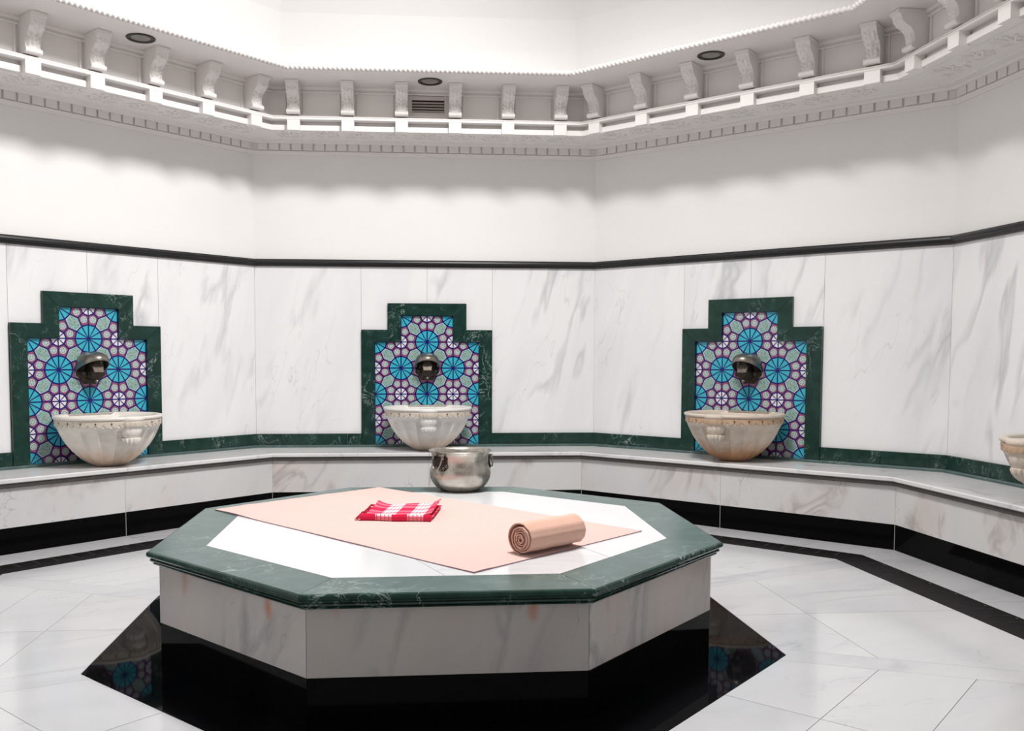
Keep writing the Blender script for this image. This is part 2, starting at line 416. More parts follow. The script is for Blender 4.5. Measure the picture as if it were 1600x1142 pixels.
# dentils, reliefs
PITCH = .355
def sites(L): return [L / 2 + (k - 2.5) * PITCH for k in range(6)]
rel = MB(); den = MB(); strips = MB()
for side in ('far_left', 'left', 'back', 'right', 'far_right'):
    mw, L = WM[side]
    n = int((L - .08) / .0785); st = (L - .08) / n
    for i in range(n):
        x0 = .04 + i * st
        q = MB(); q.box(x0, x0 + st - .014, -.036, -.018, 2.540, 2.590, cm)
        den.add([mw @ Vector(v) for v in q.v], q.f, cm)
    # vertical panel stiles either side of each bracket
    for xs in sites(L):
        for sgn in (-1, 1):
            q = MB(); q.box(xs + sgn * .062 - .006, xs + sgn * .062 + .006, -.466, -.450, 2.672, 2.826, cm)
            strips.add([mw @ Vector(v) for v in q.v], q.f, cm)
    # scroll relief on the lower soffit
    xs = .30
    k = 0
    while xs < L - .28:
        for sgn in (1, -1):
            pts = []
            for j in range(26):
                t = j / 25; a = t * 2.2 * 2 * PI * .62; r = .052 * (1 - t * .8)
                pts.append(mw @ Vector((xs + sgn * (.035 + r * math.cos(a)), -.25 - (1 if (k % 2) else -1) * r * math.sin(a) * 1.35, SOF - .0015)))
            rel.tube(pts, .0065, cm, 6, rf=lambda i, th: .0075 * (1 - i / 40))
        for a in range(5):
            an = (a - 2) * .5
            rel.tube([mw @ Vector((xs, -.25, SOF - .001)), mw @ Vector((xs + .05 * math.sin(an), -.25 - .05 * math.cos(an), SOF - .002)), mw @ Vector((xs + .10 * math.sin(an), -.25 - .105 * math.cos(an), SOF))], .008, cm, 6)
        xs += .235; k += 1
    rel.tube([mw @ Vector((.16, -.375, SOF)), mw @ Vector((L - .16, -.375, SOF))], .006, cm, 6)
    rel.tube([mw @ Vector((.08, -.125, SOF)), mw @ Vector((L - .08, -.125, SOF))], .006, cm, 6)
den.build('dentil_band', cornice); strips.build('panel_stiles', cornice); rel.build('scroll_relief', cornice)

# rope moulding
cr = offc(.838); pts = []; step = .0052
for i, k in enumerate(RING):
    a = cr[k]; b = cr[RING[(i + 1) % 8]]; n = int((b - a).length / step)
    for j in range(n): p = a.lerp(b, j / n); pts.append((p.x, p.y, 2.880))
mb = MB(); mb.tube(pts, .017, cm, 12, closed=True, rf=lambda i, th: .0145 + .0038 * math.cos(2 * (th - i * .56)))
tag(mb.build('trim_4'), kind='structure')

# dome
mb = MB(); prof = [(.70, 2.892), (.705, 3.05), (.73, 3.25), (.80, 3.48), (.93, 3.72), (1.13, 3.96), (1.42, 4.19), (1.80, 4.38), (2.2, 4.50), (2.6, 4.57), (2.94, 4.60)]
oc = [offc(o) for o, z in prof]
for i, k in enumerate(RING):
    k2 = RING[(i + 1) % 8]
    vs = []; fs = []
    for j, (o, z) in enumerate(prof): vs += [(*oc[j][k], z), (*oc[j][k2], z)]
    for j in range(len(prof) - 1): fs.append((2 * j, 2 * j + 1, 2 * j + 3, 2 * j + 2))
    mb.add(vs, fs, M['dome_plaster'])
mb.box(-.4, .4, -.4, .4, 4.59, 4.64, M['dome_plaster'])
dome = tag(mb.build('ceiling', recalc=False), kind='structure')
# shell behind the vault so no daylight leaks
mb = MB(); o1, o2 = offc(-.18), offc(.70)
for i, k in enumerate(RING):
    k2 = RING[(i + 1) % 8]; mb.add([(*o1[k], 2.9), (*o1[k2], 2.9), (*o2[k2], 2.9), (*o2[k], 2.9)], [(0, 1, 2, 3)], M['plaster'])
    mb.add([(*o1[k], 2.64), (*o1[k2], 2.64), (*o1[k2], 2.9), (*o1[k], 2.9)], [(0, 1, 2, 3)], M['plaster'])
mb.build('roof_slab', dome)
# cove tubes lying on the ledge behind the rope
mb = MB(); sweep(mb, [(.735, 2.897), (.765, 2.897), (.765, 2.912), (.735, 2.912)], M['cove'])
tag(mb.build('cove_light'), 'continuous pale light strip hidden on the ledge behind the rope moulding under the dome', 'cove light')

# ------------------------------------------------------------------ floor
mb = MB()
fc = Vector((-.055, -.10))
def octa(ap, cx=fc.x, cy=fc.y): return [Vector((cx + ap / math.cos(PI / 8) * math.cos(PI / 8 + i * PI / 4), cy + ap / math.cos(PI / 8) * math.sin(PI / 8 + i * PI / 4))) for i in range(8)]
mb.prism([(-4.5, -6.5), (4.5, -6.5), (4.5, 4.5), (-4.5, 4.5)], -.12, -.006, M['grout'])
mb.prism([tuple(p) for p in octa(1.235)], -.006, 0, M['black_floor'])
din = offc(.859); dout = offc(.667)
seedf = 0
# sectors: index i -> edge between octa vertices i and i+1 ; ring sides for each
order = {1: ('A', 'B'), 0: ('B', 'C'), 7: ('C', 'D'), 6: ('D', 'E'), 5: ('E', 'X'), 4: ('X', 'Y'), 3: ('Y', 'Z'), 2: ('Z', 'A')}
hb = .066; gg = .0011
def quad_clip(poly, p, n):       # keep the side where (x-p).n >= 0
    out = []
    for i in range(len(poly)):
        a, b = poly[i], poly[(i + 1) % len(poly)]; da, db = (a - p).dot(n), (b - p).dot(n)
        if da >= 0: out.append(a)
        if da * db < 0: out.append(a + (b - a) * (da / (da - db)))
    return out
def tile(poly):
    global seedf
    if len(poly) < 3: return
    seedf += 1
    mb.prism([tuple(p) for p in poly], -.006, 0, M['floor_marble'], (seedf * .617) % 6)
ov = octa(1.236)
for i in range(8):
    th = (i + 1) * PI / 4 - 0; a1 = PI / 8 + i * PI / 4; mid = a1 + PI / 8
    nrm = Vector((math.cos(mid), math.sin(mid))); tan = Vector((-nrm.y, nrm.x))
    ka, kb = order[i]
    c1 = Vector((math.cos(a1), math.sin(a1))); c2 = Vector((math.cos(a1 + PI / 4), math.sin(a1 + PI / 4)))
    sector = quad_clip([fc, fc + c1 * 6, fc + c2 * 6], fc + nrm * 1.236, nrm)
    if (ka, kb) != ('E', 'X'):
        p_, q_ = din[ka], din[kb]; e_ = (q_ - p_).normalized(); sector = quad_clip(sector, p_, Vector((e_.y, -e_.x)))
    # boundaries of radial bands
    d1 = Vector((math.cos(a1), math.sin(a1))); d2 = Vector((math.cos(a1 + PI / 4), math.sin(a1 + PI / 4)))
    n1 = Vector((-d1.y, d1.x)); n2 = Vector((d2.y, -d2.x))
    core = quad_clip(quad_clip(sector, fc + n1 * (hb + gg), n1), fc + n2 * (hb + gg), n2)
    cuts = [1.236, 1.54, 1.82, 4.5] if i in (2, 3, 4, 6, 5) else ([1.236, 1.55, 4.5])
    for r0, r1 in zip(cuts[:-1], cuts[1:]):
        ringp = quad_clip(quad_clip(core, fc + nrm * (r0 + gg), nrm), fc + nrm * (r1 - gg), -nrm)
        if len(ringp) < 3: continue
        for s in (1, -1): tile(quad_clip(ringp, fc + tan * (s * gg), tan * s))
for i in range(8):
    a1 = PI / 8 + i * PI / 4; d1 = Vector((math.cos(a1), math.sin(a1))); n1 = Vector((-d1.y, d1.x))
    for sg in (1, -1):
        mid = a1 + sg * PI / 8; nm = Vector((math.cos(mid), math.sin(mid)))
        poly = [fc + d1 * .9, fc + d1 * 5.5, fc + d1 * 5.5 + n1 * (sg * hb), fc + d1 * .9 + n1 * (sg * hb)]
        poly = quad_clip(poly, fc + nm * 1.236, nm)
        ka, kb = order[i if sg > 0 else (i - 1) % 8]
        if (ka, kb) != ('E', 'X'):
            p, q = din[ka], din[kb]; e = (q - p).normalized(); poly = quad_clip(poly, p, Vector((e.y, -e.x)))
        seedf = 40 + i - 1; tile(poly)
# strip between drain and bench
bf = offc(.40)
for i in range(2, 7):
    a, b = RING[i - 1], RING[i]
    for s0, s1 in ((0, .5), (.5, 1)):
        P = [dout[a].lerp(dout[b], s0), bf[a].lerp(bf[b], s0), bf[a].lerp(bf[b], s1), dout[a].lerp(dout[b], s1)]
        e = (dout[b] - dout[a]).normalized() * .001
        P = [P[0] + e, P[1] + e, P[2] - e, P[3] - e]
        tile(P)
for (a, b) in (('X', 'Y'), ('D', 'E')):
    tile([dout[a], bf[a], bf[b], dout[b]])
floor = tag(mb.build('floor'), kind='structure')

# drain channel: one thing, a cover stone per half wall
dr = empty('floor_drain', Matrix.Translation((0, 0, 0)), 'black slotted granite drain channel set in the white floor in front of the bench', 'drain')
for (a, b) in (('Y', 'Z'), ('Z', 'A'), ('A', 'B'), ('B', 'C'), ('C', 'D'), ('X', 'Y'), ('D', 'E')):
    mb = MB()
    for s0, s1 in ((0, .5), (.5, 1)):
        P = [din[a].lerp(din[b], s0), dout[a].lerp(dout[b], s0), dout[a].lerp(dout[b], s1), din[a].lerp(din[b], s1)]
        e = (dout[b] - dout[a]).normalized() * .0008
        mb.prism([tuple(P[0] + e), tuple(P[1] + e), tuple(P[2] - e), tuple(P[3] - e)], -.005, .0015, M['black_dull'])
    d = (dout[b] - dout[a]); L = d.length; d.normalize(); inn = Vector((d.y, -d.x)); x = .10
    while x < L - .10:
        p = dout[a] + d * x
        q0, q1 = p + inn * .022, p + inn * .118
        mb.prism([tuple(q0 - d * .006), tuple(q1 - d * .006), tuple(q1 + d * .006), tuple(q0 + d * .006)], -.003, .0021, M['slot'])
        if int(x / .098) % 2 == 0:
            c = p + inn * .02 + d * .045; r = .0045
            mb.prism([(c.x + r * math.cos(t * PI / 4), c.y + r * math.sin(t * PI / 4)) for t in range(8)], .001, .0024, M['screw'])
        x += .098
    mb.build('drain_cover', dr)

# ------------------------------------------------------------------ bench
bench = empty('marble_bench', Matrix.Translation((0, 2.75, 0)), 'continuous white marble bench with black plinth running along the walls under the basins', 'bench')
BK = ['Y', 'Z', 'A', 'B', 'C', 'D']
BM = Matrix.Identity(4)
def swp_half(mb, prof, m, keys, g=.0007, parts=2):
    """like sweep but each wall run is cut in slabs with a hairline joint"""
    global sd
    offs = {o: offc(o) for o, z in prof}; n = len(prof)
    for a, b in zip(keys[:-1], keys[1:]):
        e = (Vector(PC[b]) - Vector(PC[a])).normalized() * g
        for q in range(parts):
            s0, s1 = q / parts, (q + 1) / parts
            A_ = [(*(offs[o][a].lerp(offs[o][b], s0) + e), z) for o, z in prof]; B_ = [(*(offs[o][a].lerp(offs[o][b], s1) - e), z) for o, z in prof]
            fs = [(k, (k + 1) % n, n + (k + 1) % n, n + k) for k in range(n)] + [tuple(range(n))[::-1], tuple(range(n, 2 * n))]
            mb.add(A_ + B_, fs, m, seed=sd * .533 % 6); sd += 1
def child(mb, name, parent, **k):
    o = mb.build(name, None, **k); o.parent = parent; o.matrix_parent_inverse = parent.matrix_world.inverted(); return o
mb = MB(); swp_half(mb, [(.0, .388), (.446, .388), (.450, .392), (.450, .408), (.444, .413), (.0, .413)], M['bench_marble'], BK); child(mb, 'bench_top', bench)
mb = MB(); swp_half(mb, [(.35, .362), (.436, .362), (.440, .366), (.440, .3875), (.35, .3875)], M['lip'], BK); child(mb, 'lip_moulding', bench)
mb = MB(); swp_half(mb, [(.36, .144), (.420, .144), (.420, .3615), (.36, .3615)], M['bench_face'], BK); tag(child(mb, 'front_panel', bench))
mb = MB(); swp_half(mb, [(.36, .0), (.418, .0), (.418, .1435), (.36, .1435)], M['black'], BK)
offb = {o: offc(o) for o in (.4195, .41, .4175)}
for i in range(len(BK) - 1):
    a, b = BK[i], BK[i + 1]
    for s in (0, .5):
        p = offb[.4195][a].lerp(offb[.4195][b], s); mb.tube([(p.x, p.y, .002), (p.x, p.y, .3615)], .0016, M['pale_grout'], 6)
tag(child(mb, 'plinth', bench), 'polished black granite plinth')


# ------------------------------------------------------------------ niches
h = .1905
def tile_mesh():
    mb = MB(); R = .455; r = .26; lw = .024; Z0 = 0
    y0, y1, y2, y3 = -.008, -.0086, -.0091, -.0089
    def P(cx, cy, rad, deg): return (cx + rad * math.cos(math.radians(deg)), cy + rad * math.sin(math.radians(deg)))
    Q1, Q2 = (.66, .34), (.34, .66)
    L0 = [P(0, 0, R, a) for a in (0, 30, 60, 90)]; L1 = [P(1, 1, R, a) for a in (180, 210, 240, 270)]
    W0 = [P(1, 0, r, a) for a in (90, 135, 180)]; W1 = [P(0, 1, r, a) for a in (-90, -45, 0)]
    wedges_c = [((0, 0), L0[k], L0[k + 1]) for k in range(3)] + [((1, 1), L1[k], L1[k + 1]) for k in range(3)]
    wedges_w = [((1, 0), W0[k], W0[k + 1]) for k in range(2)] + [((0, 1), W1[k], W1[k + 1]) for k in range(2)]
    hexa = (L0[1], Q1, L1[2], L1[1], Q2, L0[2])
    pent = [(L0[0], W0[2], W0[1], Q1, L0[1]), (W0[0], L1[3], L1[2], Q1, W0[1]),
            (L0[3], W1[0], W1[1], Q2, L0[2]), (W1[2], L1[0], L1[1], Q2, W1[1])]
    edges = [((0, 0), p, .9) for p in L0] + [((1, 1), p, .9) for p in L1] + [((1, 0), p, .8) for p in W0] + [((0, 1), p, .8) for p in W1]
    edges += [(L0[k], L0[k + 1], 1) for k in range(3)] + [(L1[k], L1[k + 1], 1) for k in range(3)] + [(W0[k], W0[k + 1], 1) for k in range(2)] + [(W1[k], W1[k + 1], 1) for k in range(2)]
    edges += [(L0[1], Q1, .9), (Q1, L1[2], .9), (L1[1], Q2, .9), (Q2, L0[2], .9), (Q1, W0[1], .9), (Q2, W1[1], .9), (L0[0], W0[2], .8), (W0[0], L1[3], .8), (L0[3], W1[0], .8), (W1[2], L1[0], .8)]
    for j in range(-3, 2):
        for i in range(-2, 2):
            if j == 1 and i in (-2, 1): continue
            odd = (i + j) % 2 != 0
            def T(p):
                u, v = p
                if not odd: u = 1 - u
                return ((i + u) * h, (j + v) * h + .99)
            def poly(ps, m, y): mb.add([(T(p)[0], y, T(p)[1]) for p in ps], [tuple(range(len(ps)))], m)
            for t in wedges_c: poly(t, M['t_cyan'], y0)
            for t in wedges_w: poly(t, M['t_white'], y0)
            poly(hexa, M['t_white'], y0)
            cx = sum(p[0] for p in hexa) / 6; cy = sum(p[1] for p in hexa) / 6
            poly([(cx + (p[0] - cx) * .84, cy + (p[1] - cy) * .84) for p in hexa], M['t_sage'], y1)
            for (du, dv) in ((.07, .07), (-.07, -.07), (.045, -.045), (-.045, .045), (0, 0)):
                poly([(cx + du + .016 * math.cos(a * PI / 3), cy + dv + .016 * math.sin(a * PI / 3)) for a in range(6)], M['t_red'], y2)
            for pt in pent:
                poly(pt, M['t_pink'], y0)
                cx = sum(p[0] for p in pt) / 5; cy = sum(p[1] for p in pt) / 5
                poly([(cx + .112 * math.cos(a * PI / 6), cy + .112 * math.sin(a * PI / 6)) for a in range(12)], M['t_pale'], y1)
                for a in range(6):
                    an = a * PI / 3 + .3; q = (cx + .062 * math.cos(an), cy + .062 * math.sin(an))
                    poly([(q[0] + (.014 if b % 2 else .023) * math.cos(b * PI / 2 + an), q[1] + (.014 if b % 2 else .023) * math.sin(b * PI / 2 + an)) for b in range(4)], M['t_slate'], y2)
            for (a, b, wd) in edges:
                # keep line geometry inside the cell borders
                ax, ay = a; bx, by = b; dx, dy = bx - ax, by - ay; l = math.hypot(dx, dy); nx, ny = -dy / l * lw * wd, dx / l * lw * wd
                ps = [(ax + nx, ay + ny), (bx + nx, by + ny), (bx - nx, by - ny), (ax - nx, ay - ny)]
                ps = [(min(1, max(0, p[0])), min(1, max(0, p[1]))) for p in ps]
                poly(ps, M['t_navy'], y2 - .0001)
            for (cx, cy, rr) in ((0, 0, .06), (1, 1, .06), (1, 0, .035), (0, 1, .035)):
                sx = 1 if cx == 0 else -1; sy = 1 if cy == 0 else -1
                poly([(cx, cy)] + [(cx + sx * rr * math.cos(a * PI / 8), cy + sy * rr * math.sin(a * PI / 8)) for a in range(5)], M['t_navy'], y2 - .0002)
    mb.box(-2 * h, 2 * h, -.0078, 0, .99 - 3 * h, .99 + h, M['t_white']); mb.box(-h, h, -.0078, 0, .99 + h, .99 + 2 * h, M['t_white'])
    return mb
def frame_mesh(seed0):
    mb = MB()
    O = [(-.477, .432), (-.477, 1.268), (-.287, 1.268), (-.287, 1.460), (.287, 1.460), (.287, 1.268), (.477, 1.268), (.477, .432)]
    I = [(-.381, .432), (-.381, 1.1805), (-.1905, 1.1805), (-.1905, 1.371), (.1905, 1.371), (.1905, 1.1805), (.381, 1.1805), (.381, .432)]
    for k in range(7):
        q = [O[k], O[k + 1], I[k + 1], I[k]]
        cx = sum(p[0] for p in q) / 4; cz = sum(p[1] for p in q) / 4
        d = Vector((q[1][0] - q[0][0], q[1][1] - q[0][1])).normalized() * .0009
        q = [(q[0][0] + d.x, q[0][1] + d.y), (q[1][0] - d.x, q[1][1] - d.y), (q[2][0] - d.x, q[2][1] - d.y), (q[3][0] + d.x, q[3][1] + d.y)]
        vs = [(p[0], -.001, p[1]) for p in q] + [(p[0], -.030, p[1]) for p in q]
        mb.add(vs, [(4, 5, 6, 7), (3, 2, 1, 0), (0, 1, 5, 4), (1, 2, 6, 5), (2, 3, 7, 6), (3, 0, 4, 7)], M['green'], seed0 + k * .77)
        q2 = [O[k], O[k + 1], I[k + 1], I[k]]; q2 = [(cx + (p[0] - cx) * .996, cz + (p[1] - cz) * .996) for p in q2]
        vs = [(p[0], -.001, p[1]) for p in q2] + [(p[0], -.0285, p[1]) for p in q2]
        mb.add(vs, [(4, 5, 6, 7), (0, 1, 5, 4), (1, 2, 6, 5), (2, 3, 7, 6), (3, 0, 4, 7)], M['pale_grout'])
    return mb
tm = None
def niche_part(side, seed):      # niches outside the photo's frame belong to their wall
    mw, L = WM[side]; m2 = mw @ Matrix.Translation((L / 2, 0, 0))
    o = frame_mesh(seed).build('niche_frame', wobj[side]); o.matrix_world = m2
    o = tile_mesh().build('niche_tiles', wobj[side], recalc=False); o.matrix_world = m2
niche_part('far_right', 31.0); niche_part('far_left', 37.0)
niche_labels = {'left': 'stepped green marble niche with turquoise tiles on the left wall',
    'back': 'stepped green marble niche with turquoise tiles on the back wall, behind the metal bowl',
    'right': 'stepped green marble niche with turquoise tiles on the wall right of centre'}
for si, side in enumerate(('left', 'back', 'right')):
    mw, L = WM[side]; m2 = mw @ Matrix.Translation((L / 2, 0, 0))
    e = empty('tiled_niche', m2, niche_labels[side], 'niche', 'stepped tile niches behind the basins')
    frame_mesh(si * 6.1).build('stone_frame', e)
    if tm is None: tm = tile_mesh().build('tile_panel', e, recalc=False)
    else:
        c = tm.copy(); COL.objects.link(c); c.parent = e

# ------------------------------------------------------------------ spouts
def spout(matrix, label):
    e = empty('water_spout', matrix, label, 'spout', 'metal spouts above the basins')
    # wall rosette: lobed dark plate
    mb = MB(); seg = 60
    prof = [(.0, -.030), (.035, -.032), (.060, -.026), (.078, -.016), (.082, -.009)]
    vs = [(0, -.032, 0)]; fs = []
    for i, (r, y) in enumerate(prof[1:]):
        for k in range(seg):
            t = 2 * PI * k / seg; rr = r * (1 + .09 * math.cos(7 * t)) if i > 0 else r
            vs.append((rr * math.sin(t), y, rr * math.cos(t) - .015))
    for k in range(seg): fs.append((0, 1 + k, 1 + (k + 1) % seg))
    for i in range(3):
        for k in range(seg): fs.append((1 + i * seg + k, 1 + i * seg + (k + 1) % seg, 1 + (i + 1) * seg + (k + 1) % seg, 1 + (i + 1) * seg + k))
    mb.add(vs, fs, M['metal_dark'], 0, True); mb.build('wall_rosette', e)
    # muzzle-like body
    mb = MB(); prof = [(.0, .020), (.045, .022), (.052, .045), (.046, .075), (.040, .100), (.034, .118), (.020, .128), (.0, .130)]
    vs = []; fs = []; seg = 28
    for (r, y) in prof:
        for k in range(seg):
            t = 2 * PI * k / seg; rx = r * (1.0 + .08 * math.cos(3 * t)); vs.append((rx * math.sin(t), -y, r * 1.05 * math.cos(t) - .018 - y * .08))
    for i in range(len(prof) - 1):
        for k in range(seg): fs.append((i * seg + k, i * seg + (k + 1) % seg, (i + 1) * seg + (k + 1) % seg, (i + 1) * seg + k))
    mb.add(vs, fs, M['metal_dark'], 0, True)
    for sx in (-1, 1):      # cheek lobes
        q = MB(); q.lathe([(0, -.022), (.014, -.018), (.022, -.004), (.02, .010), (.010, .02), (0, .022)], 14, M['metal_dark'], (sx * .056, -.052, -.030)); mb.add(q.v, q.f, M['metal_dark'], 0, True)
    mb.build('spout_body', e)
    # hood: half shell open below
    mb = MB(); nu, nv = 30, 12; th = .006
    def hp(u, v, k):        # u around 0..pi (left to right over the front), v 0 rim .. 1 crown
        a = u * PI; b = v * PI / 2
        ax, ay, az = .094 - k, .150 - k, .088 - k
        sa = math.sin(a); zr = -.014 + .070 * sa ** .75; cb = math.cos(b) ** .8
        x = -ax * math.cos(a) * cb; y = -.012 - (ay + .008) * (sa ** .8) * cb - .03 * (1 - cb); z = zr + (.106 - k - zr) * math.sin(b) ** .8
        return (x, y, z)
    vs = []; fs = []
    for k in (0, th):
        for i in range(nv + 1):
            for j in range(nu + 1): vs.append(hp(j / nu, i / nv, k))
    S_ = (nu + 1) * (nv + 1)
    for i in range(nv):
        for j in range(nu):
            a = i * (nu + 1) + j; fs.append((a, a + 1, a + nu + 2, a + nu + 1)); fs.append((S_ + a, S_ + a + nu + 1, S_ + a + nu + 2, S_ + a + 1))
    for j in range(nu): fs.append((j, S_ + j, S_ + j + 1, j + 1))
    mb.add(vs, fs, M['pewter'], 0, True)
    mb.tube([hp(j / nu, 0, th / 2) for j in range(nu + 1)], .0042, M['pewter'], 6)
    mb.build('hood', e)
    # square brow plate under the hood
    mb = MB(); pts = [(-.017, .086), (.017, .086), (.020, .040), (.036, .018), (.030, -.022), (-.030, -.022), (-.036, .018), (-.020, .040)]
    vs = [(x, -.128 + (z * .45), z + .0) for x, z in pts] + [(x, -.106 + z * .45, z) for x, z in pts]; n = 8
    mb.add(vs, [tuple(range(n)), tuple(range(n, 2 * n))[::-1]] + [(i, (i + 1) % n, n + (i + 1) % n, n + i) for i in range(n)], M['brow'])
    mb.build('front_plate', e, bevel=.004)
    # drop finial
    mb = MB(); mb.lathe([(0, -.034), (.008, -.031), (.012, -.022), (.008, -.012), (.006, -.008), (.010, -.001), (.011, .006), (.006, .014), (0, .016)], 16, M['pewter'], (0, -.100, -.052)); mb.build('drop_finial', e)
    return e
sp0 = None
for side, lab in (('left', 'aged metal hooded spout above the basin on the left wall'), ('back', 'aged metal hooded spout seen head-on on the middle back wall tiles'), ('right', 'aged metal hooded spout above the ochre-stained basin on the right wall')):
    mw, L = WM[side]; m2 = mw @ Matrix.Translation((L / 2, 0, .995))
    if sp0 is None: sp0 = spout(m2, lab)
    else:
        c = tree_copy(sp0); c.matrix_world = m2; c['label'] = lab

# ------------------------------------------------------------------ basins
def basin(matrix, label, mat, fmat, D=.235):
    e = empty('wall_basin', matrix, label, 'basin', 'fluted marble wash basins on the bench')
    NF = 18; back = D - .0125
    outp = [(0, .002), (.082, .002), (.090, .004), (.118, .018), (.150, .038), (.182, .064), (.212, .095), (.238, .128), (.260, .163), (.276, .196), (.284, .214), (.289, .226), (.292, .234), (.294, .240), (.298, .244), (.298, .284)]
    lip = [(.304, .286), (.309, .288), (.312, .293), (.313, .300), (.310, .305), (.303, .307), (.283, .307), (.272, .303), (.264, .292)]
    inp = [(.256, .260), (.235, .200), (.190, .130), (.120, .080), (.05, .062), (0, .060)]
    seg = NF * 14
    mb = MB()
    def fl(r, z, t):
        f = (t / (2 * PI) * NF) % 1.0
        w = min(1, max(0, (z - .012) / .03)) * min(1, max(0, (.226 + .010 * (1 - (2 * f - 1) ** 2) - z) / .022))
        f = 1 - f if t < PI else f; d = 1.62 * (f ** .5) * (1 - f) ** .95
        return r - w * .044 * d * (.35 + .65 * min(1, z / .1))
    vs = []; allp = [(p, 1) for p in outp] + [(p, 0) for p in lip] + [(p, 0) for p in inp]
    fs = []
    for (r, z), fl_on in allp:
        for k in range(seg):
            t = 2 * PI * k / seg; rr = fl(r, z, t) if fl_on else r
            # gentle lobing of the lip in plan either side of the boss
            x = rr * math.sin(t); y = -rr * math.cos(t)
            if r > .1 and z > .12 and (r, z) not in inp: y = min(y, back)
            elif (r, z) in inp: y = min(y, back - .035)
            else: y = min(y, back)
            vs.append((x, y, z))
    n = len(allp)
    for i in range(n - 1):
        for k in range(seg): fs.append((i * seg + k, i * seg + (k + 1) % seg, (i + 1) * seg + (k + 1) % seg, (i + 1) * seg + k))
    mb.add(vs, fs, mat, 0, True)
    bo = mb.build('bowl', e)
    # carved lace frieze
    mb = MB(); nl = 44; half = 10; r0, r1 = .2965, .3035
    vs = []; fs = []
    K = nl * half
    def ok(t):
        return (-.3035 * math.cos(t)) < back - .004
    cols = []
    for k in range(K + 1):
        t = 2 * PI * k / K; ph = (k % half) / half; zb = .260 - .016 * math.sin(PI * ph)
        cols.append((t, zb))
    for (t, zb) in cols:
        for (r, z) in ((r0, .2855), (r1, .2845), (r1 + .001, .276), (r1, zb + .002), (r0, zb)): vs.append((r * math.sin(t), -r * math.cos(t), z))
    for k in range(K):
        if not ok(cols[k][0]) or not ok(cols[k + 1][0]): continue
        for j in range(4): fs.append((k * 5 + j, (k + 1) * 5 + j, (k + 1) * 5 + j + 1, k * 5 + j + 1))
    mb.add(vs, fs, fmat, 0, False)
    for i in range(nl // 2):
        t = 2 * PI * (i + .5) / (nl // 2)
        if not ok(t): continue
        c = Vector((.3050 * math.sin(t), -.3050 * math.cos(t), .269)); tx = Vector((math.cos(t), math.sin(t), 0)); n_ = Vector((math.sin(t), -math.cos(t), 0))
        mb.add([c + n_ * .0008 + tx * (.0055 * math.cos(a * PI / 4)) + Vector((0, 0, .0055 * math.sin(a * PI / 4))) for a in range(8)], [tuple(range(8))], M['hole'])
    mb.build('lace_frieze', e)
    # boss: half cup in front with a shell below
    mb = MB(); cy = -.262
    def rib(r, z, t): return 1.22 * r * (1 + (.20 * (abs(math.cos(6 * t)) - .5) if z < .181 else 0) + (.03 * math.cos(14 * t) if .236 < z < .262 else 0))
    mb.lathe([(0, .3075), (.052, .3075), (.060, .304), (.063, .296), (.061, .286), (.056, .281), (.057, .276), (.059, .268), (.058, .256), (.053, .246), (.050, .244), (.051, .226), (.047, .206), (.040, .192), (.036, .186), (.034, .183), (.041, .180), (.042, .172), (.037, .155), (.028, .138), (.016, .126), (.006, .118), (0, .116)], 96, mat, (0, cy, 0), rib)
    mb.build('shell_boss', e)
    mb = MB()
    mb.lathe([(.056, .2775), (.0625, .276), (.0635, .262), (.060, .250), (.055, .249)], 96, fmat, (0, cy, 0), lambda r, z, t: 1.22 * r * (1 + (.03 * math.cos(16 * t) if z < .27 else 0)))
    mb.build('boss_frieze', e)
    return e
BZ = .413
for side, lab, m1, m2_ in (('left', 'cream fluted marble basin in front of the left tiled niche', 'basin_a', 'frieze_a'), ('back', 'white fluted marble basin on the middle of the back bench, behind the metal bowl', 'basin_b', 'frieze_a'),
    ('right', 'ochre-stained fluted marble basin in front of the right tiled niche', 'basin_c', 'frieze_c'), ('far_right', 'fluted marble basin cut off by the right edge of the photo', 'basin_c', 'frieze_c')):
    mw, L = WM[side]
    basin(mw @ Matrix.Translation((L / 2, -.235, BZ)), lab, M[m1], M[m2_])

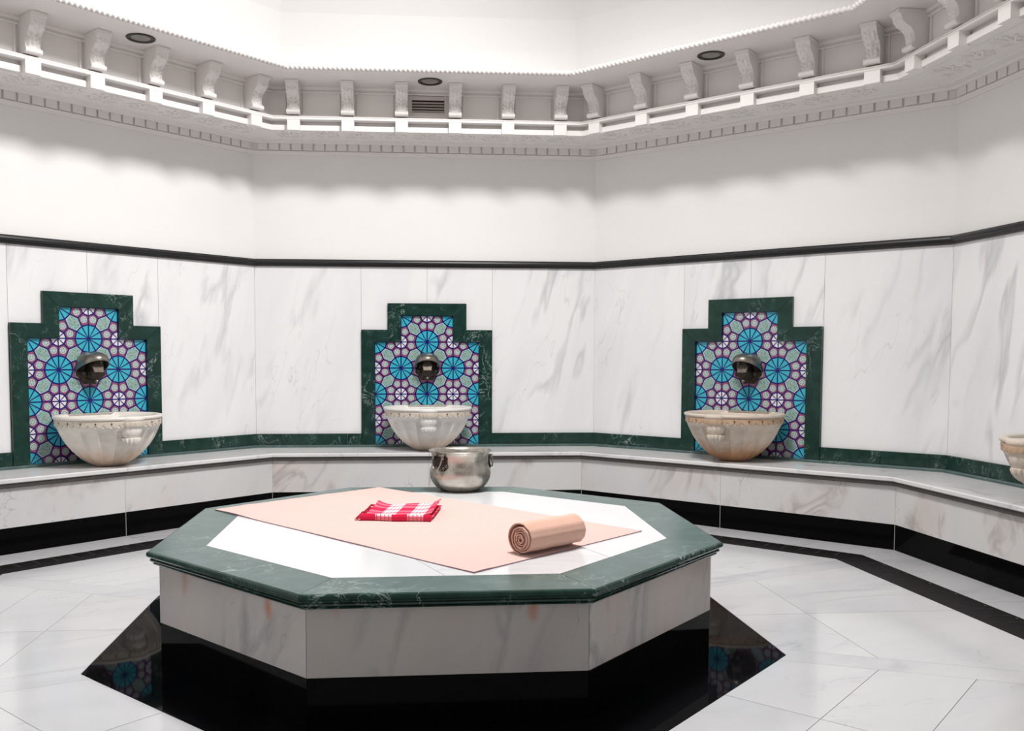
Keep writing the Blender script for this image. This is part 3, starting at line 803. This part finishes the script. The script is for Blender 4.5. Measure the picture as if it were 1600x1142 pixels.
# ------------------------------------------------------------------ brackets, blocks
def bracket_mesh():
    mb = MB(); W = .040; nx = 13
    prof = [(.456, 2.864), (.628, 2.864), (.628, 2.842), (.616, 2.839), (.613, 2.828), (.609, 2.812), (.598, 2.797), (.583, 2.786), (.566, 2.776), (.553, 2.764), (.544, 2.750), (.539, 2.734), (.537, 2.718), (.538, 2.704), (.546, 2.694), (.554, 2.686), (.556, 2.677), (.550, 2.669), (.540, 2.666), (.456, 2.666)]
    pr = [(p[0], p[1]) for p in prof]
    # side outlines
    n = len(pr)
    for sgn in (-1, 1):
        mb.add([(sgn * W, -o, z) for o, z in pr], [tuple(range(n)) if sgn < 0 else tuple(range(n))[::-1]], cm)
    # front surface as a grid with an acanthus leaf relief
    rows = []
    dense = []
    for i in range(1, n - 1):
        a, b = pr[i], pr[i + 1] if i + 1 < n else pr[i]
        for s in range(3): dense.append((a[0] + (b[0] - a[0]) * s / 3, a[1] + (b[1] - a[1]) * s / 3))
    dense.append(pr[-1])
    vs = []; fs = []
    for o, z in dense:
        for j in range(nx * 2 + 1):
            u = (j / nx - 1); x = u * W; d = 0
            if z < 2.826 and z > 2.692 and o > .50 and abs(u) < .93:
                v = (2.826 - z) / .134
                ve = min(1, v * 5) * min(1, (1 - v) * 5)
                leaf = .62 + .22 * math.sin(v * PI * 3.2)
                d = ve * (.0115 * max(0, 1 - (abs(u) / leaf) ** 4) + 0.0045 * math.cos(u * 11) + .0040 * math.sin(v * 34 + abs(u) * 7))
            elif z <= 2.692 and o > .50: d = .002 * math.cos(u * 3)
            vs.append((x, -o - d, z))
    m_ = nx * 2 + 1
    for i in range(len(dense) - 1):
        for j in range(m_ - 1): fs.append((i * m_ + j, i * m_ + j + 1, (i + 1) * m_ + j + 1, (i + 1) * m_ + j))
    mb.add(vs, fs, cm, 0, False)
    mb.add([(-W, -.456, 2.864), (W, -.456, 2.864), (W, -.628, 2.864), (-W, -.628, 2.864)], [(0, 1, 2, 3)], cm)
    # bottom scroll roll and rosette eye
    mb.tube([(-W - .004, -.542, 2.681), (W + .004, -.542, 2.681)], .0155, cm, 14)
    mb.tube([(-W * .55, -.606, 2.822), (-W * .2, -.612, 2.830), (W * .2, -.612, 2.830), (W * .55, -.606, 2.822)], .0042, cm, 8)
    # cap
    mb.box(-W - .003, W + .003, -.632, -.456, 2.848, 2.862, cm)
    return mb
def block_mesh():
    mb = MB(); mb.box(-.0415, .0415, -.537, -.475, 2.563, 2.631, cm); return mb
bro = None; blo = None
ords = ['first', 'second', 'third', 'fourth', 'fifth', 'sixth']
extra = {'left': range(1, 6), 'back': range(6), 'right': range(6), 'far_right': range(0, 3)}
desc = {'left': ('left wall', 'from the left edge'), 'back': ('back wall', 'from the left'), 'right': ('wall right of centre', 'from the left'), 'far_right': ('far right wall', 'from the corner')}
hidden_b = MB()
bm_mesh = bracket_mesh(); bl_mesh = block_mesh()
for side in ('far_left', 'left', 'back', 'right', 'far_right'):
    mw, L = WM[side]; st = sites(L)
    for k, xs in enumerate(st):
        m3 = mw @ Matrix.Translation((xs, 0, 0))
        vis = side in extra and k in extra[side]
        visb = vis and not (side == 'far_right' and k > 1)
        if visb:
            if bro is None: bro = bm_mesh.build('cornice_bracket'); o = bro
            else: o = bro.copy(); COL.objects.link(o)
            o.matrix_world = m3
            q = k - (1 if side == 'left' else 0)
            tag(o, 'carved white cornice bracket, %s, %s %s' % (desc[side][0], ords[q], desc[side][1]), 'bracket', 'carved scroll brackets of the cornice')
        else: hidden_b.add([m3 @ Vector(v) for v in bm_mesh.v], bm_mesh.f, cm)
        if vis:
            if blo is None: blo = bl_mesh.build('cornice_block'); o = blo
            else: o = blo.copy(); COL.objects.link(o)
            o.matrix_world = m3; q = k - (1 if side == 'left' else 0)
            tag(o, 'square white block under the brackets, %s, %s %s' % (desc[side][0], ords[q], desc[side][1]), 'plaster block', 'square plaster blocks of the cornice')
        else: hidden_b.add([m3 @ Vector(v) for v in bl_mesh.v], bl_mesh.f, cm)
hidden_b.build('further_brackets', cornice)

# downlights ------------------------------------------------------------
def downlight(x, y, label):
    e = empty('ceiling_downlight', Matrix.Translation((x, y, SOF2)), label, 'ceiling light', 'round black-rimmed downlights')
    mb = MB(); mb.lathe([(.080, -.0005), (.080, -.004), (.076, -.007), (.058, -.005), (.052, -.001)], 40, M['lamp_trim']); mb.build('trim_ring', e)
    mb = MB(); mb.lathe([(.056, -.001), (.05, -.0025), (.03, -.0045), (0, -.005)], 32, M['lamp_lens']); mb.build('lens', e)
    return e
downlight(.001, 2.326, 'round black-rimmed downlight in the soffit above the air vent')
downlight(-1.652, 1.659, 'round black-rimmed downlight in the soffit above the left wall')
downlight(1.642, 1.649, 'round black-rimmed downlight in the soffit above the wall right of centre')

# air vent --------------------------------------------------------------
mw, L = WM['back']; vx = L / 2 + .0; 
e = empty('air_vent', mw @ Matrix.Translation((vx, -.456, 2.752)), 'rectangular louvred air vent in the frieze between two middle brackets', 'vent')
mb = MB()
x0, x1, z0, z1 = -.112, .112, -.042, .040
mb.box(-.137, x0, -.014, 0, -.075, .066, M['vent_frame']); mb.box(x1, .137, -.014, 0, -.075, .066, M['vent_frame'])
mb.box(x0, x1, -.014, 0, z1, .066, M['vent_frame']); mb.box(x0, x1, -.014, 0, -.075, z0, M['vent_frame'])
mb.build('frame', e, bevel=.001)
mb = MB(); mb.box(x0, x1, -.0025, -.0005, z0, z1, M['vent_dark']); mb.build('backing', e)
for k in range(4):
    zc = z0 + .009 + k * .0185; mb = MB()
    mb.add([(x0, -.0035, zc + .008), (x1, -.0035, zc + .008), (x1, -.013, zc - .004), (x0, -.013, zc - .004), (x0, -.0035, zc + .006), (x1, -.0035, zc + .006), (x1, -.013, zc - .006), (x0, -.013, zc - .006)],
        [(0, 1, 2, 3), (7, 6, 5, 4), (3, 2, 6, 7), (0, 4, 5, 1), (0, 3, 7, 4), (1, 5, 6, 2)], M['vent_slat'])
    mb.build('slat', e)

# ------------------------------------------------------------------ central platform
cc = Vector((-.05753, -.10991))
SV = {'A': (-.39242, 1.00398), 'B': (.42567, .97526), 'C': (1.00115, .42276), 'D': (.97134, -.43405), 'FR': (.396, -1.03727), 'FL': (-.42278, -1.03836), 'Y': (-.97903, -.43886), 'Z': (-.96786, .42414)}
SK = ['A', 'Z', 'Y', 'FL', 'FR', 'D', 'C', 'B']     # ccw
def so(ap): return [cc + Vector(SV[k]) * ap for k in SK]
slab = empty('heated_platform', Matrix.Translation((cc.x, cc.y, 0)), 'large octagonal marble platform with a green stone rim in the middle of the floor', 'platform')
mb = MB(); top = [(.856, .407), (1.034, .407), (1.041, .4045), (1.044, .400), (1.044, .392), (1.040, .387), (1.030, .385)]
prof = top + [(1.030, .379), (1.034, .377), (1.032, .372), (1.020, .370), (1.020, .366), (1.024, .364), (1.020, .359), (1.004, .358), (.856, .358)]
for i in range(8):
    j = (i + 1) % 8; A_ = [so(ap)[i] for ap, z in prof]; B_ = [so(ap)[j] for ap, z in prof]; n = len(prof)
    e_ = (B_[0] - A_[0]).normalized() * .0007
    vs = [(*(p + e_), z) for p, (ap, z) in zip(A_, prof)] + [(*(p - e_), z) for p, (ap, z) in zip(B_, prof)]
    fs = [(k, (k + 1) % n, n + (k + 1) % n, n + k) for k in range(n)]
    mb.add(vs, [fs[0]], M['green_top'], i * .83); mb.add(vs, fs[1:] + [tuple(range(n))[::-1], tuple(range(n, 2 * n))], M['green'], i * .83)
child(mb, 'green_rim', slab)
mb = MB(); ip = so(.8545)
for q, (lo, hi) in enumerate(((-2, -.34), (-.338, .30), (.302, 2))):
    poly = quad_clip(quad_clip(ip, cc + Vector((lo, 0)), Vector((.94, .34))), cc + Vector((hi, 0)), -Vector((.94, .34)))
    if len(poly) > 2: mb.prism([tuple(p) for p in poly], .370, .4072, M['slab_marble'], q * 1.9)
tag(child(mb, 'marble_top', slab), 'white marble inlay')
for i in range(8):
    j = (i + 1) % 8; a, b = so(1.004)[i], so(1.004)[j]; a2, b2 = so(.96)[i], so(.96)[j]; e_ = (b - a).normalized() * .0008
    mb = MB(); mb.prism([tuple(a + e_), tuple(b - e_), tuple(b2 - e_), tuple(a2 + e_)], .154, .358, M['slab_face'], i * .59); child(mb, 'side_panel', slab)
mb = MB()
for i in range(8):
    j = (i + 1) % 8; a, b = so(1.002)[i], so(1.002)[j]; a2, b2 = so(.96)[i], so(.96)[j]; e_ = (b - a).normalized() * .0008
    mb.prism([tuple(a + e_), tuple(b - e_), tuple(b2 - e_), tuple(a2 + e_)], 0, .1535, M['black'])
tag(child(mb, 'plinth', slab), 'polished black granite plinth')
mb = MB(); mb.prism([tuple(p) for p in so(.998)], .001, .3575, M['pale_grout']); child(mb, 'core', slab)

# ------------------------------------------------------------------ metal bowl
TZ = .4072
bowl = empty('metal_bowl', Matrix.Translation((.095, .800, TZ)), 'round dented tinned metal hammam bowl with ring handles at the back of the platform', 'bowl')
prof = [(0, .001), (.086, .001), (.098, .004), (.120, .018), (.138, .040), (.150, .066), (.1535, .088), (.151, .106), (.145, .121), (.1415, .132), (.1405, .150), (.1415, .178), (.147, .190), (.156, .198), (.1585, .2015), (.156, .2035), (.147, .2005), (.140, .194), (.137, .180), (.1365, .15), (.1375, .132), (.141, .121), (.147, .105), (.1495, .088), (.146, .066), (.134, .042), (.116, .021), (.09, .008), (0, .006)]
def tin():
    m, nt, p = newmat('tinned_copper'); tc = N(nt, 'ShaderNodeTexCoord')
    c1 = ramp(nt, [(.35, (.54, .51, .465)), (.55, (.45, .415, .37)), (.72, (.30, .26, .225))], noise(nt, tc.outputs['Object'], 13, 6, .65, .6))
    r1 = ramp(nt, [(.3, .26), (.7, .46)], noise(nt, tc.outputs['Object'], 22, 4, .6))
    nt.links.new(c1.outputs[0], p.inputs['Base Color']); nt.links.new(r1.outputs[0], p.inputs['Roughness']); p.inputs['Metallic'].default_value = 1
    b = N(nt, 'ShaderNodeBump'); b.inputs['Strength'].default_value = .25; b.inputs['Distance'].default_value = .004
    nt.links.new(noise(nt, tc.outputs['Object'], 34, 2, .5), b.inputs['Height']); nt.links.new(b.outputs[0], p.inputs['Normal'])
    return m
M['tin'] = tin()
mb = MB(); mb.lathe(prof, 72, M['tin'], fn=lambda r, z, t: r * (1 + .004 * math.sin(3 * t + 1) + .002 * math.sin(7 * t + z * 30))); mb.build('body', bowl)
for th in (math.radians(-50), math.radians(106)):
    rot = Matrix.Rotation(th, 4, 'Z')
    def Pt(x, y, z): return rot @ Vector((x, y, z))
    pl = MB()
    pts = [(-.050, .172), (-.030, .178), (.030, .178), (.050, .172), (.046, .150), (.052, .128), (.040, .112), (.026, .108), (.018, .118), (.0, .112), (-.018, .118), (-.026, .108), (-.040, .112), (-.052, .128), (-.046, .150)]
    def surf(x, z, ex):
        R_ = .1445 if z > .13 else .1465 + (.13 - z) * .28
        a = x / R_; return (math.sin(a) * (R_ + ex), -math.cos(a) * (R_ + ex), z)
    n = len(pts)
    vs = [Pt(*surf(x, z, -.002)) for x, z in pts]; NR = 6
    for q in range(NR): vs += [Pt(*surf(x * (1 - q / NR), .146 + (z - .146) * (1 - q / NR), .0030)) for x, z in pts]
    vs.append(Pt(*surf(0, .146, .0030)))
    fs = [(q * n + i, q * n + (i + 1) % n, (q + 1) * n + (i + 1) % n, (q + 1) * n + i) for q in range(NR) for i in range(n)] + [(NR * n + i, NR * n + (i + 1) % n, (NR + 1) * n) for i in range(n)]
    pl.add(vs, fs, M['metal_dark'])
    for (x, z) in ((-.033, .122), (.033, .122), (-.046, .134), (.046, .134), (-.012, .121), (.012, .121)):
        c = Vector(Pt(*surf(x, z, .004))); pts2 = [c + Vector(Pt(.0065 * math.cos(a * PI / 6), 0, 0)) + Vector((0, 0, .0065 * math.sin(a * PI / 6))) for a in range(12)]
        pl.tube(pts2, .0018, M['pewter'], 6, closed=True)
    plo = pl.build('handle_plate', bowl)
    rg = MB(); pts3 = []
    for k in range(25):
        a = PI * k / 24; pts3.append(Pt(.033 * math.cos(a), -.1445 - .012 - .012 * math.sin(a), .172 - .058 * math.sin(a)))
    rg.tube([Pt(.033, -.140, .174)] + pts3 + [Pt(-.033, -.140, .174)], .0037, M['pewter'], 10)
    for sx in (-1, 1):
        q = MB(); q.lathe([(0, -.009), (.006, -.007), (.0085, 0), (.006, .007), (0, .009)], 12, M['pewter']); c = Pt(sx * .033, -.152, .173); rg.add([Vector(v) + c for v in q.v], q.f, M['pewter'], 0, True)
    rg.build('ring_handle', bowl)

# ------------------------------------------------------------------ peach towel sheet
P1, P2, P3 = Vector((-1.012, .275)), Vector((.015, -.975)), Vector((.715, -.345))
ex, ey = P2 - P1, P3 - P2
def sheet_z(u, v):
    x = u * 1.6; y = v * .95
    r = .0012 * math.sin(9 * x + 5 * y) + .0030 * max(0, mnoise.noise(Vector((x * 3.2, y * 9, 0)))) ** 1.0
    return max(0, r)
mb = MB(); nu, nv = 90, 56; vs = []; fs = []
for k in (0, 1):
    for i in range(nv + 1):
        for j in range(nu + 1):
            u, v = j / nu, i / nv; p = P1 + ex * u + ey * v
            wv = .003 * math.sin(u * 19) * (1 if i in (0, nv) else 0)
            p += Vector((0, wv)) * .6
            z = TZ + .0006 + (0 if k == 0 else .0028 + sheet_z(u, v))
            vs.append((p.x - cc.x, p.y - cc.y, z - TZ))
S_ = (nu + 1) * (nv + 1); W_ = nu + 1
for i in range(nv):
    for j in range(nu):
        a = i * W_ + j; fs.append((S_ + a, S_ + a + 1, S_ + a + W_ + 1, S_ + a + W_)); fs.append((a, a + W_, a + W_ + 1, a + 1))
edge = [j for j in range(nu + 1)] + [i * W_ + nu for i in range(1, nv + 1)] + [nv * W_ + j for j in range(nu - 1, -1, -1)] + [i * W_ for i in range(nv - 1, 0, -1)]
mb.add(vs, fs, M['peach'], 0, True)
b0 = 0; ne = len(edge)
mb.add(vs, [(edge[i], edge[(i + 1) % ne], S_ + edge[(i + 1) % ne], S_ + edge[i]) for i in range(ne)], M['hem'])
o = mb.build('peach_towel', matrix=Matrix.Translation((cc.x, cc.y, TZ)))
tag(o, 'flat pale peach cotton towel spread across the octagonal platform', 'towel')

# ------------------------------------------------------------------ rolled towel
SH = TZ + .0036
A0 = Vector((.190, -.750)); A1 = Vector((.405, -.585)); ax = (A1 - A0); LR = ax.length; ax.normalize()
mb = MB(); turns = 5.2; R0 = .047; th = .0044; ns = 420; nl = 24
pts = []
def spiral(s):
    t = s * turns * 2 * PI; rr = .006 + (R0 - .006) * s
    rr += .0010 * math.sin(5 * t + 1.3) * (1 - s * .9) + .0006 * math.sin(11 * t)
    return t, rr
for i in range(ns + 1):
    s = i / ns; t, rr = spiral(s)
    pts.append((rr * math.cos(t), rr * math.sin(t)))
# loose outer flap running down to the sheet on the left side
tl = spiral(1)[0]
for i in range(1, 30):
    s = i / 29; t = tl + s * PI * 1.05; rr = R0 + .003 + .010 * math.sin(s * PI) ** 2 + .003 * s
    pts.append((rr * math.cos(t), rr * math.sin(t)))
n = len(pts); nor = []
for i in range(n):
    a = Vector(pts[max(0, i - 1)]); b = Vector(pts[min(n - 1, i + 1)]); d = (b - a).normalized(); nor.append(Vector((-d.y, d.x)))
zoff = min(p[1] for p in pts) - .0024
vs = []; fs = []
for k in range(nl + 1):
    y = k / nl * LR
    for i, p in enumerate(pts):
        jit = (.0035 * math.sin(i * .05) + .006 * (i / n - .5)) if k in (0, nl) else 0
        bul = 1 + .012 * math.sin(k * .6 + i * .01) + (.03 * math.cos(i * .013) if k == nl else 0)
        for sg in (-1, 1):
            q = Vector(p) + nor[i] * (sg * th / 2)
            vs.append((q.x * bul, y + jit, max(0.0004, q.y * bul - zoff)))
row = 2 * n
for k in range(nl):
    for i in range(n - 1):
        a = k * row + 2 * i
        fs.append((a, a + 2, a + 2 + row, a + row)); fs.append((a + 1, a + 1 + row, a + 3 + row, a + 3))
    for i in (0, n - 1):
        a = k * row + 2 * i; fs.append((a, a + 1, a + 1 + row, a + row))
for i in range(n - 1):
    a = 2 * i; fs.append((a, a + 1, a + 3, a + 2)); b = nl * row + 2 * i; fs.append((b, b + 2, b + 3, b + 1))
mb.add(vs, fs, M['peach_roll'], 0, True)
my = Matrix(((ax.y, ax.x, 0, A0.x), (-ax.x, ax.y, 0, A0.y), (0, 0, 1, SH), (0, 0, 0, 1)))
o = mb.build('rolled_towel', matrix=my); tag(o, 'rolled-up peach cotton towel lying on the flat peach towel, near its front corner', 'towel')

# ------------------------------------------------------------------ folded red cloth
red = empty('folded_cloth', Matrix.Translation((-.205, .06, SH)), 'folded red and white checked cotton wrap with a fringe on the peach towel', 'cloth')
c00, c10, c11, c01 = Vector((-.385, -.045)), Vector((-.100, -.085)), Vector((-.045, .215)), Vector((-.335, .255))
Lw, Ld = .29, .30
def layer(zl, name, dx, dy, shrink, curl, seed, vo):
    mb = MB(); nu, nv = 44, 40; vs = []; uv = []
    for k in (0, 1):
        for i in range(nv + 1):
            for j in range(nu + 1):
                u = j / nu; v = i / nv; uu = .5 + (u - .5) * shrink + dx; vv = .5 + (v - .5) * shrink + dy
                p = c00.lerp(c10, uu).lerp(c01.lerp(c11, uu), vv)
                z = zl + (.0035 * k) + .003 * math.sin(u * 7 + seed) * v + .004 * max(0, mnoise.noise(Vector((u * 3, v * 4, seed))))
                z += curl * (max(0, u - .72) / .28) ** 2 * (.4 + .6 * v) + curl * .55 * (max(0, .22 - u) / .22) ** 2 * v
                p += Vector((.006 * mnoise.noise(Vector((v * 5, seed, 1))) * (1 if j in (0, nu) else .3), .004 * math.sin(u * 9 + seed)))
                vs.append((p.x + .22, p.y - .07, max(0.0003, z))); uv.append((u * Lw, v * Ld + vo))
    S_ = (nu + 1) * (nv + 1); W_ = nu + 1; fs = []
    for i in range(nv):
        for j in range(nu):
            a = i * W_ + j; fs.append((S_ + a, S_ + a + 1, S_ + a + W_ + 1, S_ + a + W_)); fs.append((a, a + W_, a + W_ + 1, a + 1))
    ed = [j for j in range(nu + 1)] + [i * W_ + nu for i in range(1, nv + 1)] + [nv * W_ + j for j in range(nu - 1, -1, -1)] + [i * W_ for i in range(nv - 1, 0, -1)]; ne = len(ed)
    fs += [(ed[i], ed[(i + 1) % ne], S_ + ed[(i + 1) % ne], S_ + ed[i]) for i in range(ne)]
    mb.add(vs, fs, M['plaid'], 0, True, uvs=uv)
    return mb.build(name, red)
layer(.0004, 'lower_fold', 0, 0, 1.0, .002, .3, .0)
layer(.0095, 'middle_fold', .012, .004, .98, .004, 1.7, .05)
layer(.0200, 'upper_fold', .035, .02, .93, .026, 3.1, .012)
# rounded fold along the front edge joining the layers
mb = MB(); vs = []; uv = []; nu = 44; na = 12
for j in range(nu + 1):
    u = j / nu; p = c00.lerp(c10, u)
    for a in range(na + 1):
        t = -PI / 2 + PI * a / na; vs.append((p.x + .22, p.y - .07 - .010 * math.cos(t) + .004 * math.sin(u * 9), .0150 + .0140 * math.sin(t) + .001 * math.sin(u * 12))); uv.append((u * Lw, .30 + a * .004))
fs = [(j * (na + 1) + a, (j + 1) * (na + 1) + a, (j + 1) * (na + 1) + a + 1, j * (na + 1) + a + 1) for j in range(nu) for a in range(na)]
mb.add(vs, fs, M['plaid'], 0, True, uvs=uv); mb.build('front_fold', red)
mb = MB()
for k in range(46):
    v = k / 45; p = c00.lerp(c01, v) + Vector((.22, -.07)); l = .016 + random.random() * .016; zz = random.choice((.003, .010, .016)); a = random.uniform(-.5, .5)
    mb.tube([(p.x + .006, p.y, zz), (p.x - l * .5, p.y + a * .008, zz + .002), (p.x - l, p.y + a * .02, .003)], .0016, M['fringe'], 5)
mb.build('fringe', red)
